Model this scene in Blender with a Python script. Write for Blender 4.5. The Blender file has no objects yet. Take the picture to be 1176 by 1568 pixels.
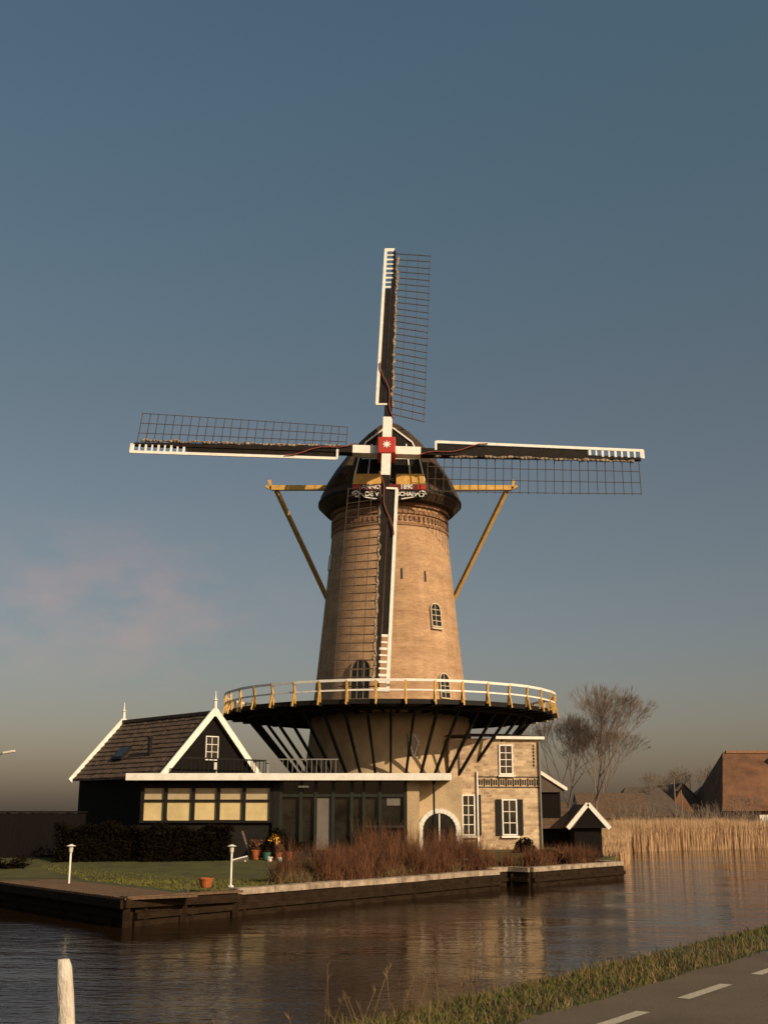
import bpy, math, random
from mathutils import Vector as V, Matrix
random.seed(7)
sc = bpy.context.scene
R = math.radians
# ------------------------------------------------------------ materials
def nd(nt, t, **kw):
    n = nt.nodes.new(t)
    for k, v in kw.items():
        setattr(n, k, v)
    return n
def mat(name, col, rough=0.8, var=0.25, scale=3.0, bump=0.0, bscale=20.0, spec=0.3, metal=0.0, col2=None, stretch=(1,1,1)):
    m = bpy.data.materials.new(name); m.use_nodes = True
    nt = m.node_tree; L = nt.links.new
    b = nt.nodes['Principled BSDF']
    b.inputs['Roughness'].default_value = rough
    b.inputs['Specular IOR Level'].default_value = spec
    b.inputs['Metallic'].default_value = metal
    tc = nd(nt, 'ShaderNodeTexCoord'); mp = nd(nt, 'ShaderNodeMapping')
    mp.inputs['Scale'].default_value = stretch
    L(tc.outputs['Object'], mp.inputs['Vector'])
    n = nd(nt, 'ShaderNodeTexNoise'); n.inputs['Scale'].default_value = scale; n.inputs['Detail'].default_value = 6
    n.inputs['Roughness'].default_value = 0.65
    L(mp.outputs[0], n.inputs['Vector'])
    r = nd(nt, 'ShaderNodeValToRGB')
    r.color_ramp.elements[0].position = 0.3; r.color_ramp.elements[1].position = 0.7
    c2 = col2 if col2 else tuple(c*(1-var) for c in col)
    c1 = col if col2 else tuple(min(1, c*(1+var*0.5)) for c in col)
    r.color_ramp.elements[0].color = (*c2, 1); r.color_ramp.elements[1].color = (*c1, 1)
    L(n.outputs['Fac'], r.inputs['Fac']); L(r.outputs['Color'], b.inputs['Base Color'])
    if bump > 0:
        n2 = nd(nt, 'ShaderNodeTexNoise'); n2.inputs['Scale'].default_value = bscale; n2.inputs['Detail'].default_value = 5
        L(mp.outputs[0], n2.inputs['Vector'])
        bp = nd(nt, 'ShaderNodeBump'); bp.inputs['Strength'].default_value = bump; bp.inputs['Distance'].default_value = 0.05
        L(n2.outputs['Fac'], bp.inputs['Height']); L(bp.outputs[0], b.inputs['Normal'])
    return m
def brickmat(name, c1, c2, mortar, stain, bw=0.22, rh=0.075, uv=True):
    m = bpy.data.materials.new(name); m.use_nodes = True
    nt = m.node_tree; L = nt.links.new
    b = nt.nodes['Principled BSDF']; b.inputs['Roughness'].default_value = 0.9; b.inputs['Specular IOR Level'].default_value = 0.15
    tc = nd(nt, 'ShaderNodeTexCoord')
    br = nd(nt, 'ShaderNodeTexBrick')
    br.inputs['Scale'].default_value = 1.0
    br.inputs['Brick Width'].default_value = bw; br.inputs['Row Height'].default_value = rh
    br.inputs['Mortar Size'].default_value = 0.008
    br.inputs['Color1'].default_value = (*c1, 1); br.inputs['Color2'].default_value = (*c2, 1); br.inputs['Mortar'].default_value = (*mortar, 1)
    L(tc.outputs['UV'], br.inputs['Vector'])
    def layer(sc3, scale, lo, hi, p0, p1, prev):
        mp = nd(nt, 'ShaderNodeMapping'); mp.inputs['Scale'].default_value = sc3
        L(tc.outputs['Object'], mp.inputs['Vector'])
        n = nd(nt, 'ShaderNodeTexNoise'); n.inputs['Scale'].default_value = scale; n.inputs['Detail'].default_value = 9; n.inputs['Roughness'].default_value = 0.72
        L(mp.outputs[0], n.inputs['Vector'])
        rr = nd(nt, 'ShaderNodeValToRGB'); rr.color_ramp.elements[0].position = p0; rr.color_ramp.elements[1].position = p1
        rr.color_ramp.elements[0].color = (*lo, 1); rr.color_ramp.elements[1].color = (*hi, 1)
        L(n.outputs['Fac'], rr.inputs['Fac'])
        mx = nd(nt, 'ShaderNodeMix', data_type='RGBA', blend_type='MULTIPLY'); mx.inputs['Factor'].default_value = 1
        L(prev, mx.inputs[6]); L(rr.outputs['Color'], mx.inputs[7])
        return mx.outputs[2]
    o = layer((0.45,0.45,0.9), 1.1, stain, (1.15,1.12,1.06), 0.33, 0.68, br.outputs['Color'])
    o = layer((0.25,0.25,2.6), 1.6, (0.84,0.81,0.78), (1.06,1.05,1.04), 0.35, 0.62, o)
    o = layer((2.2,2.2,0.12), 1.2, (0.86,0.84,0.82), (1.03,1.03,1.03), 0.3, 0.55, o)
    L(o, b.inputs['Base Color'])
    bp = nd(nt, 'ShaderNodeBump'); bp.inputs['Strength'].default_value = 0.4; bp.inputs['Distance'].default_value = 0.02
    L(br.outputs['Fac'], bp.inputs['Height']); bp.invert = True; L(bp.outputs[0], b.inputs['Normal'])
    return m
M = {}
M['tower'] = brickmat('tower_brick', (0.49,0.32,0.195), (0.38,0.238,0.145), (0.46,0.34,0.23), (0.76,0.71,0.66))
M['plaster'] = mat('hull_plaster', (0.48,0.355,0.215), 0.9, 0.28, 0.9, 0.3, 12)
M['housebrick'] = brickmat('house_brick', (0.60,0.48,0.34), (0.36,0.265,0.185), (0.5,0.42,0.32), (0.70,0.65,0.60), 0.28, 0.13)
M['brickred'] = mat('dark_brick_band', (0.26,0.14,0.08), 0.9, 0.3, 6)
M['white'] = mat('white_paint', (0.78,0.74,0.67), 0.55, 0.18, 4)
M['black'] = mat('black_tarred_wood', (0.012,0.010,0.008), 0.7, 0.4, 5, 0.3, spec=0.2)
M['darkwood'] = mat('dark_stock_paint', (0.017,0.012,0.009), 0.7, 0.5, 3, spec=0.15)
M['lath'] = mat('lattice_wood', (0.075,0.052,0.038), 0.8, 0.35, 4)
M['ochre'] = mat('ochre_paint', (0.62,0.36,0.09), 0.6, 0.3, 4)
M['cap'] = mat('cap_felt', (0.065,0.042,0.026), 0.75, 0.5, 2.2, 0.5, 9)
M['red'] = mat('red_paint', (0.42,0.035,0.022), 0.5, 0.2, 5)
M['darkred'] = mat('dark_red_paint', (0.13,0.016,0.012), 0.5, 0.2, 5)
M['sail'] = mat('furled_sail_cloth', (0.46,0.36,0.26), 0.9, 0.6, 9, 0.6, 14, col2=(0.03,0.018,0.012))
M['rope'] = mat('red_rope', (0.20,0.06,0.045), 0.9, 0.3, 9)
M['tile'] = mat('roof_tile', (0.12,0.075,0.046), 0.75, 0.5, 5, 0.4, 14)
M['tilegrey'] = mat('grey_tile', (0.095,0.070,0.052), 0.8, 0.3, 3)
M['thatch'] = mat('thatch', (0.17,0.083,0.045), 0.95, 0.45, 0.6, 0.5, 6)
M['blackboards'] = mat('black_boards', (0.009,0.007,0.006), 0.85, 0.4, 4, 0.3, 12, spec=0.12, stretch=(1,1,6))
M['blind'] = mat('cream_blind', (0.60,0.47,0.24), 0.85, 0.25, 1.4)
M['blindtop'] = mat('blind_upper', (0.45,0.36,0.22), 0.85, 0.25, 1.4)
M['greenframe'] = mat('dark_green_paint', (0.018,0.022,0.014), 0.5, 0.3, 4)
M['curtain'] = mat('grey_door_panel', (0.15,0.13,0.11), 0.8, 0.2, 2)
M['roofing'] = mat('flat_roof_felt', (0.06,0.055,0.05), 0.9, 0.3, 2)
M['lawn'] = mat('grass_ground', (0.085,0.085,0.022), 0.95, 0.4, 1.3, 0.6, 18, col2=(0.048,0.042,0.016))
M['bed'] = mat('canal_bed', (0.03,0.022,0.013), 0.95, 0.3, 0.5)
M['blade'] = mat('grass_blades', (0.12,0.12,0.028), 0.85, 0.5, 1.7, col2=(0.060,0.052,0.018), spec=0.15)
M['lawnblade'] = mat('lawn_blades', (0.15,0.145,0.032), 0.85, 0.5, 0.6, col2=(0.085,0.07,0.022), spec=0.15)
M['dryblade'] = mat('dry_grass', (0.22,0.145,0.065), 0.85, 0.4, 3, col2=(0.08,0.048,0.022))
M['reed'] = mat('reed', (0.55,0.37,0.22), 0.95, 0.4, 0.25, col2=(0.42,0.27,0.155), spec=0.05)
M['twig'] = mat('red_twig', (0.17,0.068,0.030), 0.85, 0.4, 2, col2=(0.075,0.034,0.017))
M['bark'] = mat('bark_far_hazed', (0.19,0.142,0.11), 0.95, 0.2, 1)  # distance haze mixed into the bark colour, paler than bare bark
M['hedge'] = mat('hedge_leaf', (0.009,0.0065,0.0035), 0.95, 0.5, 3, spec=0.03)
M['concrete'] = mat('quay_cap', (0.48,0.38,0.28), 0.85, 0.45, 2.5, 0.4, 18, col2=(0.12,0.08,0.055))
M['quaywood'] = mat('quay_timber', (0.026,0.015,0.008), 0.85, 0.5, 3, 0.5, 12, spec=0.1, stretch=(1,1,3))
M['deck'] = mat('deck_timber', (0.13,0.075,0.040), 0.85, 0.4, 4, 0.4, 12, stretch=(4,1,1))
M['asphalt'] = mat('asphalt', (0.18,0.132,0.090), 0.92, 0.2, 0.8, 0.7, 160, col2=(0.12,0.090,0.064))
M['marking'] = mat('road_marking', (0.50,0.44,0.35), 0.8, 0.4, 25, col2=(0.30,0.25,0.19))
M['terracotta'] = mat('terracotta', (0.36,0.10,0.03), 0.75, 0.3, 8)
M['potgreen'] = mat('green_glaze', (0.03,0.13,0.09), 0.4, 0.2, 8)
M['potdark'] = mat('dark_pot', (0.02,0.02,0.022), 0.5, 0.2, 8)
M['yellow'] = mat('yellow_petals', (0.60,0.30,0.03), 0.7, 0.3, 8)
M['metal'] = mat('grey_metal', (0.25,0.24,0.22), 0.45, 0.2, 5, metal=0.4)
M['galv'] = mat('lamp_glass', (0.6,0.55,0.45), 0.3, 0.1, 5)
M['paving'] = mat('terrace_paving', (0.12,0.09,0.065), 0.9, 0.3, 4)
M['glass'] = mat('window_glass', (0.030,0.026,0.020), 0.06, 0.5, 0.9, spec=0.5, col2=(0.005,0.004,0.003))
def watermat():
    m = bpy.data.materials.new('canal_water'); m.use_nodes = True
    nt = m.node_tree; L = nt.links.new; b = nt.nodes['Principled BSDF']
    b.inputs['Base Color'].default_value = (0.016,0.008,0.0035,1)
    b.inputs['Roughness'].default_value = 0.035; b.inputs['IOR'].default_value = 1.20
    b.inputs['Specular Tint'].default_value = (1.0,0.88,0.76,1)
    tc = nd(nt,'ShaderNodeTexCoord'); mp = nd(nt,'ShaderNodeMapping')
    mp.inputs['Rotation'].default_value = (0,0,R(20)); mp.inputs['Scale'].default_value = (0.8,1.7,1)
    L(tc.outputs['Object'], mp.inputs['Vector'])
    n1 = nd(nt,'ShaderNodeTexNoise'); n1.inputs['Scale'].default_value = 0.9; n1.inputs['Detail'].default_value = 3
    n2 = nd(nt,'ShaderNodeTexNoise'); n2.inputs['Scale'].default_value = 4.5; n2.inputs['Detail'].default_value = 4
    n3 = nd(nt,'ShaderNodeTexNoise'); n3.inputs['Scale'].default_value = 0.12; n3.inputs['Detail'].default_value = 2
    for n in (n1,n2,n3): L(mp.outputs[0], n.inputs['Vector'])
    b1 = nd(nt,'ShaderNodeBump'); b1.inputs['Strength'].default_value = 1; b1.inputs['Distance'].default_value = 0.024
    L(n1.outputs['Fac'], b1.inputs['Height'])
    r = nd(nt,'ShaderNodeMapRange'); r.inputs[1].default_value=0.42; r.inputs[2].default_value=0.62; r.inputs[3].default_value=0.005; r.inputs[4].default_value=0.022
    L(n3.outputs['Fac'], r.inputs[0])
    b2 = nd(nt,'ShaderNodeBump'); b2.inputs['Strength'].default_value = 1
    L(r.outputs[0], b2.inputs['Distance'])
    L(n2.outputs['Fac'], b2.inputs['Height']); L(b1.outputs[0], b2.inputs['Normal']); L(b2.outputs[0], b.inputs['Normal'])
    return m
M['water'] = watermat()

# ------------------------------------------------------------ geometry helpers
class Acc:
    def __init__(s): s.v=[]; s.f=[]
    def obox(s, c, X, Y, Z, hx, hy, hz):
        c=V(c); i=len(s.v)
        for a,b_,d in ((-1,-1,-1),(1,-1,-1),(1,1,-1),(-1,1,-1),(-1,-1,1),(1,-1,1),(1,1,1),(-1,1,1)):
            s.v.append(c+X*(a*hx)+Y*(b_*hy)+Z*(d*hz))
        s.f += [[i+k for k in q] for q in ((0,3,2,1),(4,5,6,7),(0,1,5,4),(1,2,6,5),(2,3,7,6),(3,0,4,7))]
        return s
    def box(s, x0,x1,y0,y1,z0,z1):
        return s.obox(((x0+x1)/2,(y0+y1)/2,(z0+z1)/2), V((1,0,0)),V((0,1,0)),V((0,0,1)),(x1-x0)/2,(y1-y0)/2,(z1-z0)/2)
    def beam(s, p, q, w, h=None, up=(0,0,1), w2=None, h2=None):
        p=V(p); q=V(q); h=h or w; w2=w2 or w; h2=h2 or h
        d=(q-p)
        if d.length<1e-6: return s
        d.normalize(); up=V(up)
        X=d.cross(up)
        if X.length<1e-3: X=d.cross(V((0,1,0)))
        X.normalize(); Y=X.cross(d).normalized(); i=len(s.v)
        for pt,ww,hh in ((p,w,h),(q,w2,h2)):
            for a,b_ in ((-1,-1),(1,-1),(1,1),(-1,1)):
                s.v.append(pt+X*(a*ww/2)+Y*(b_*hh/2))
        s.f += [[i+k for k in t] for t in ((0,1,2,3),(7,6,5,4),(0,4,5,1),(1,5,6,2),(2,6,7,3),(3,7,4,0))]
        return s
    def tube(s, p, q, r1, r2, n=6, caps=True):
        p=V(p); q=V(q); d=(q-p)
        if d.length<1e-6: return s
        d.normalize(); X=d.cross(V((0.13,0.31,1)))
        if X.length<1e-3: X=d.cross(V((1,0,0)))
        X.normalize(); Y=X.cross(d); i=len(s.v)
        for pt,r in ((p,r1),(q,r2)):
            for k in range(n):
                a=2*math.pi*k/n; s.v.append(pt+X*(r*math.cos(a))+Y*(r*math.sin(a)))
        for k in range(n): s.f.append([i+k,i+(k+1)%n,i+n+(k+1)%n,i+n+k])
        if caps: s.f.append([i+k for k in range(n)][::-1]); s.f.append([i+n+k for k in range(n)])
        return s
    def prism(s, pts, off):
        off=V(off); i=len(s.v); n=len(pts)
        for p in pts: s.v.append(V(p))
        for p in pts: s.v.append(V(p)+off)
        s.f.append([i+k for k in range(n)]); s.f.append([i+n+k for k in range(n)][::-1])
        for k in range(n): s.f.append([i+k,i+n+k,i+n+(k+1)%n,i+(k+1)%n])
        return s
    def lathe(s, prof, c, n=24, sx=1, sy=1):
        i=len(s.v); c=V(c)
        for r,z in prof:
            for k in range(n):
                a=2*math.pi*k/n; s.v.append(c+V((r*math.cos(a)*sx,r*math.sin(a)*sy,z)))
        for j in range(len(prof)-1):
            for k in range(n):
                s.f.append([i+j*n+k,i+j*n+(k+1)%n,i+(j+1)*n+(k+1)%n,i+(j+1)*n+k])
        s.f.append([i+k for k in range(n)][::-1]); s.f.append([i+(len(prof)-1)*n+k for k in range(n)])
        return s
    def build(s, name, m, parent=None, smooth=False, recalc=True):
        me=bpy.data.meshes.new(name); me.from_pydata([tuple(v) for v in s.v],[],s.f); me.update()
        if recalc and len(s.f)<20000:
            import bmesh
            bm=bmesh.new(); bm.from_mesh(me); bmesh.ops.recalc_face_normals(bm,faces=bm.faces); bm.to_mesh(me); bm.free()
        ob=bpy.data.objects.new(name,me); sc.collection.objects.link(ob)
        me.materials.append(M[m] if isinstance(m,str) else m)
        if smooth:
            for p in me.polygons: p.use_smooth=True
        if parent: attach(ob,parent)
        return ob
def attach(ob,parent):
    ob.parent=parent; ob.matrix_parent_inverse=Matrix.Translation(parent.location).inverted()
def empty(name, loc):
    e=bpy.data.objects.new(name,None); e.location=loc; e.empty_display_size=0.5; sc.collection.objects.link(e); return e
def bevel(ob,w=0.02,seg=2):
    md=ob.modifiers.new('bevel','BEVEL'); md.width=w; md.segments=seg; md.limit_method='ANGLE'; return ob
def uvwall(ob, rx):
    me=ob.data; uv=me.uv_layers.new(name='UVMap'); rx=V(rx)
    for l in me.loops:
        co=me.vertices[l.vertex_index].co
        uv.data[l.index].uv=(co.dot(rx),co.z)
    return ob
UP=V((0,0,1))
def window(aw, ag, c, rx, nrm, w, h, nx=2, ny=2, fr=0.06, proud=0.05, mull=0.035):
    c=V(c); rx=V(rx).normalized(); nrm=V(nrm).normalized()
    ag.obox(c+nrm*0.012, rx,nrm,UP, w/2,0.01,h/2)
    for sx in (-1,1): aw.obox(c+rx*(sx*(w/2+fr/2))+nrm*proud/2, rx,nrm,UP, fr/2,proud/2+0.01,h/2+fr)
    for sz in (-1,1): aw.obox(c+UP*(sz*(h/2+fr/2))+nrm*proud/2, rx,nrm,UP, w/2,proud/2+0.008,fr/2)
    for i in range(1,nx): aw.obox(c+rx*(-w/2+w*i/nx)+nrm*0.03, rx,nrm,UP, mull/2,0.012,h/2)
    for i in range(1,ny): aw.obox(c+UP*(-h/2+h*i/ny)+nrm*0.028, rx,nrm,UP, w/2,0.012,mull/2)
def arch(aw, ag, base, rx, nrm, w, h, fr=0.09, nx=2, ny=4, up=UP, mull=0.03):
    base=V(base); rx=V(rx).normalized(); nrm=V(nrm).normalized()
    pts=[(-w/2,0),(w/2,0)]; hs=h-w/2
    for i in range(13):
        a=math.pi*i/12; pts.append((w/2*math.cos(a),hs+w/2*math.sin(a)))
    P3=[base+rx*x+up*z+nrm*0.02 for x,z in pts]
    ag.prism(P3, nrm*-0.15)
    n=len(P3)
    if fr>0:
        for i in range(n):
            a,b_=P3[i],P3[(i+1)%n]
            if (a-b_).length>1e-4: aw.beam(a+nrm*0.03,b_+nrm*0.03,fr,0.07,up=nrm)
    for i in range(1,nx):
        x=-w/2+w*i/nx; zt=hs+math.sqrt(max(0,(w/2)**2-x*x)); aw.beam(base+rx*x+nrm*0.04,base+rx*x+up*zt+nrm*0.04,mull,0.03,up=nrm)
    for i in range(1,ny):
        z=hs*i/(ny-1); aw.beam(base-rx*(w/2)+up*z+nrm*0.042,base+rx*(w/2)+up*z+nrm*0.042,mull,0.03,up=nrm)

# ------------------------------------------------------------ canal directions
cd=V((0.577,0.817,0)); cn=V((-0.817,0.577,0))
def CN(s,n,z=0): return cd*s+cn*n+V((0,0,z))

Acc().box(-3000,3000,-1500,4500,-1.6,-1.5).build('ground','bed')
w=Acc(); w.v=[V((-400,-200,-0.6)),V((500,-200,-0.6)),V((500,700,-0.6)),V((-400,700,-0.6))]; w.f=[[0,1,2,3]]
w.build('canal_water','water',recalc=False)
prof=[(-1500,-0.2),(-40,0.0),(-4,0.3),(-1.2,0.38),(4.95,0.38),(6.2,0.30),(6.9,0.02),(7.5,-0.5),(8.2,-1.4)]
ss=[-400,-60]+[-30+i*1.0 for i in range(100)]+[100,200,500,3000]
nb=Acc()
for s_ in ss:
    for (n_,z_) in prof:
        wob=(random.uniform(-0.12,0.12)) if 5.5<n_<8 and -30<s_<80 else 0
        nb.v.append(CN(s_,n_+wob,z_+(random.uniform(-0.03,0.03) if 5.5<n_<8 else 0)))
k=len(prof)
for i in range(len(ss)-1):
    for j in range(k-1):
        a=i*k+j; nb.f.append([a,a+1,a+k+1,a+k])
nb.build('near_bank_ground','lawn')
rd=Acc()
rs_=[-200]+[-20+i*0.4 for i in range(200)]+[200,2500]
for s_ in rs_:
    rd.v.append(CN(s_,-1.1,0.392)); rd.v.append(CN(s_,4.95+(random.uniform(-0.05,0.05) if -21<s_<61 else 0),0.392))
for i in range(len(rs_)-1): rd.f.append([2*i,2*i+2,2*i+3,2*i+1])
rd.build('road','asphalt',recalc=True)
mk=Acc()
s0=V((2.68,11.3,0)).dot(cd); nm=V((2.68,11.3,0)).dot(cn)
for i in range(-8,60):
    a=s0+i*2.0
    j=len(mk.v)
    mk.v+=[CN(a,nm-0.06,0.396),CN(a+1.12,nm-0.06,0.396),CN(a+1.12,nm+0.06,0.396),CN(a,nm+0.06,0.396)]; mk.f.append([j,j+1,j+2,j+3])
mk.build('road_edge_marking','marking',recalc=False)

shore=[(-60,92),(-25,52),(-11.45,36.9),(-6.0,29.6),(-3.95,32.5),(4.0,43.6),(3.6,45.0),(4.6,46.0),(5.4,45.3),(9.9,51.2),(9.2,53.0),(12.5,64),(17,86),(30,97),(60,118),(140,190),(1400,1960),(1400,4200),(-2800,4200),(-2800,600)]
fl=Acc(); n=len(shore)
for x,y in shore: fl.v.append(V((x,y,-0.02)))
for x,y in shore: fl.v.append(V((x,y,-1.55)))
fl.f.append(list(range(n)))
for i in range(n): fl.f.append([i,(i+1)%n,n+(i+1)%n,n+i])
fl.build('far_bank_ground','lawn')
ym=Acc()
lo=[(-40,43),(-10.5,39.5),(-4.5,38.5),(-1.0,41.2),(3.0,46.5),(5.3,47.6),(8.0,51),(9,56),(11,66),(-45,80)]
hi=[(-40,46),(-10,43.8),(-4.5,43.0),(-2.0,43.5),(2.3,48),(5.0,49.2),(7.2,52),(8,57),(9,65),(-44,78)]
for x,y in lo: ym.v.append(V((x,y,-0.015)))
for x,y in hi: ym.v.append(V((x,y,0.42)))
m_=len(lo)
for i in range(m_): ym.f.append([i,(i+1)%m_,m_+(i+1)%m_,m_+i])
ym.f.append([m_+i for i in range(m_)])
ym.build('raised_yard_ground','lawn')
pv=Acc(); pv.box(-5.2,3.0,43.6,45.2,0.40,0.45); pv.build('terrace_paving','paving')

def edge(name, pts, capmat, topz=0.08, w=0.4, wallz=-0.32, cap_h=0.16):
    e=empty(name,(pts[0][0],pts[0][1],0)); a=Acc(); b=Acc(); c=Acc()
    for p,q in zip(pts[:-1],pts[1:]):
        p=V((*p,0)); q=V((*q,0)); d=(q-p); Ln=d.length; d.normalize(); out=V((d.y,-d.x,0))
        N_=max(1,int(Ln/1.5))
        for i in range(N_):
            pa=p+d*(Ln*i/N_+0.01); pb=p+d*(Ln*(i+1)/N_-0.01); j=random.uniform(-0.012,0.012)
            a.beam(pa+UP*(topz-cap_h/2+j)-out*(w/2-0.12),pb+UP*(topz-cap_h/2+j)-out*(w/2-0.12),w,cap_h)
        b.beam(p+out*0.04+UP*(-0.75),q+out*0.04+UP*(-0.75),0.1,1.3)
        c.beam(p+out*0.13+UP*(-0.36),q+out*0.13+UP*(-0.36),0.09,0.14)
        t=0.3
        while t<Ln:
            c.beam(p+d*t+out*0.11+UP*-1.3,p+d*t+out*0.11+UP*-0.16,0.10,0.10); t+=1.6
    a.build('cap',capmat,e); b.build('sheet_wall','quaywood',e); c.build('timber_piles','quaywood',e)
edge('quay_wall',[(-3.95,32.5),(4.0,43.6),(3.6,45.0),(4.6,46.0),(5.38,45.32)],'concrete')
edge('quay_wall',[(5.4,45.3),(9.9,51.2),(9.2,53.0)],'concrete')
edge('garden_bank_edging',[(-25,52),(-11.45,36.9),(-6.0,29.6),(-3.97,32.47)],'deck',topz=0.02)
dk=empty('wooden_landing_stage',(-6,32,0)); a=Acc(); b=Acc()
p0=V((-6.15,29.2,0.05)); d1=V((-11.45,36.9,0.05))-V((-6.0,29.6,0.05)); Ld=d1.length; d1.normalize(); ind=V((d1.y,-d1.x,0))
# planks run inland over the bank (towards +x,+y side)
inl=V((-d1.y,d1.x,0)); inl = inl if inl.y>0 else -inl
t=0
while t<Ld-0.2:
    ln_=1.9+random.uniform(-0.02,0.02)
    a.beam(p0+d1*t+UP*random.uniform(-0.004,0.004), p0+d1*t+inl*ln_+UP*0.0, 0.17,0.05); t+=0.2
b.beam(p0-inl*0.02+UP*-0.12,p0-inl*0.02+d1*Ld+UP*-0.12,0.1,0.2)
q0=V((-3.80,32.38,0)); 
a.beam(p0+UP*0.035,q0+UP*0.035,0.3,0.06)
b.beam(p0+UP*-0.10,q0+UP*-0.13,0.22,0.2)
for f in (0.03,0.5,0.97): b.beam(p0.lerp(q0,f)+UP*-1.4,p0.lerp(q0,f)+UP*-0.1,0.15,0.15)
a.build('planks','deck',dk); b.build('frame','quaywood',dk)

# ------------------------------------------------------------ windmill
C=V((0.3,59,0))
mill=empty('windmill',(0.3,59,0.4))
def rt(z): return 4.62-0.1045*(z-0.3)-0.012*math.sin(math.pi*min(1,max(0,(z-0.3)/17)))*8
def lathe_uv(name,prof,mt,n=72):
    a=Acc(); a.lathe(prof,C,n); ob=a.build(name,mt,mill,smooth=True)
    uv=ob.data.uv_layers.new(name='UVMap')
    for p in ob.data.polygons:
        angs=[]
        for li in p.loop_indices:
            co=ob.data.vertices[ob.data.loops[li].vertex_index].co; an=math.atan2(co.y-C.y,co.x-C.x)+math.pi*0.5
            angs.append((li,an%(2*math.pi),co.z))
        mx=max(a_[1] for a_ in angs)
        for li,an,z in angs:
            if mx-an>math.pi: an+=2*math.pi
            uv.data[li].uv=(an*3.6,z)
    return ob
lathe_uv('tower',[(rt(6.6+i*0.5),6.6+i*0.5) for i in range(21)]+[(rt(16.9),16.95)],'tower')
lathe_uv('lower_hull',[(rt(0.2+i*0.5),0.2+i*0.5) for i in range(13)]+[(rt(6.6)-0.01,6.6)],'plaster')
a=Acc()
for z,dr,h in ((15.75,0.05,0.16),(16.35,0.09,0.2),(16.75,0.16,0.2)):
    a.lathe([(rt(z)-0.1,z),(rt(z)+dr,z+0.01),(rt(z)+dr,z+h),(rt(z)-0.1,z+h+0.01)],C,72)
a.build('cornice_rings','brickred',mill)
a=Acc()
for k in range(72):
    an=2*math.pi*k/72; d=V((math.cos(an),math.sin(an),0)); r_=rt(16.1)+0.02
    a.obox(C+d*r_+UP*16.13,d,V((-d.y,d.x,0)),UP,0.05,0.07,0.13)
a.build('dentils','brickred',mill)
prof=[(2.85,16.9),(3.3,16.98),(3.62,17.3),(3.66,17.5),(3.58,17.8),(3.3,18.3),(2.95,18.85),(2.5,19.4),(1.95,19.95),(1.35,20.4),(0.75,20.75),(0.3,20.9)]
a=Acc(); n=64
for r_,z_ in prof:
    for k in range(n):
        an=2*math.pi*k/n; x=r_*math.cos(an); y=r_*math.sin(an)*1.05
        if y<0:
            s_=-math.sin(an); y=-min(1,1.5*s_)*3.25 if z_>17.9 else max(y,-3.25)
        a.v.append(C+V((x,y,z_)))
for j in range(len(prof)-1):
    for k in range(n): a.f.append([j*n+k,j*n+(k+1)%n,(j+1)*n+(k+1)%n,(j+1)*n+k])
a.f.append([k for k in range(n)][::-1]); a.f.append([(len(prof)-1)*n+k for k in range(n)])
a.build('cap','cap',mill,smooth=False)
a=Acc(); a.lathe([(3.60,17.36),(3.70,17.38),(3.70,17.52),(3.60,17.54)],C,64,1,1.03)
for v in a.v:
    if v.y<C.y-3.22: v.y=C.y-3.22
a.build('cap_rim','black',mill)
fy=59-3.36
a=Acc()
pts=[(-1.75,17.85),(1.75,17.85),(1.5,19.0),(1.15,19.85),(0,20.75),(-1.15,19.85),(-1.5,19.0)]
a.prism([V((0.25+x,fy,z)) for x,z in pts],(0,0.12,0)); a.build('cap_front_boards','black',mill)
a=Acc()
loop=[V((0.25+x,fy-0.04,z)) for x,z in pts]
for p,q in zip(loop[1:],loop[2:]+loop[:1]): a.beam(p,q,0.07,0.05,up=(0,1,0))
a.beam((0.25-1.35,fy-0.045,19.0),(0.25+1.35,fy-0.045,19.0),0.06,0.05,up=(0,1,0))
for sx in (-1,1):
    a.beam((0.25+sx*1.05,fy-0.045,18.05),(0.25+sx*0.85,fy-0.045,19.75),0.06,0.05,up=(0,1,0))
a.build('cap_front_trim','white',mill)
a=Acc()
for sx in (-1,1):
    a.prism([V((0.25+sx*0.35,fy-0.1,17.66)),V((0.25+sx*1.80,fy-0.1,17.66)),V((0.25+sx*1.66,fy-0.1,18.2)),V((0.25+sx*0.35,fy-0.1,18.2))],(0,0.09,0))
a.build('ochre_panels','ochre',mill)
a=Acc(); a.prism([V((0.25+x,fy-0.14,z)) for x,z in ((-1.8,17.36),(1.8,17.36),(1.8,17.66),(-1.8,17.66))],(0,0.12,0)); a.build('name_board_upper','darkred',mill)
a=Acc()
for sx in (-1,1): a.box(0.25+sx*1.6-0.2,0.25+sx*1.6+0.2,fy-0.155,fy-0.14,17.40,17.62)
a.build('name_board_ends','red',mill)
a=Acc(); a.prism([V((0.25+x,fy-0.13,z)) for x,z in ((-1.35,16.98),(-0.7,16.84),(0.7,16.84),(1.35,16.98),(1.85,16.93),(1.85,17.36),(-1.85,17.36),(-1.85,16.93))],(0,0.1,0)); a.build('name_board_lower','black',mill)
a=Acc()
for sx in (-1,1):
    prev=None
    for i in range(22):
        t=i/21; an=t*math.pi*2.6; rr=0.2*(1-t*0.75)
        p=V((0.25+sx*(1.6+rr*math.cos(an)),fy-0.17,17.13+rr*math.sin(an)))
        if prev: a.beam(prev,p,0.06,0.04,up=(0,1,0))
        prev=p
    a.beam((0.25+sx*1.4,fy-0.17,17.2),(0.25+sx*1.2,fy-0.17,17.0),0.06,0.04,up=(0,1,0))
    a.beam((0.25+sx*1.2,fy-0.17,17.0),(0.25+sx*0.6,fy-0.17,16.9),0.05,0.04,up=(0,1,0))
a.build('white_scrolls','white',mill)
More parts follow.
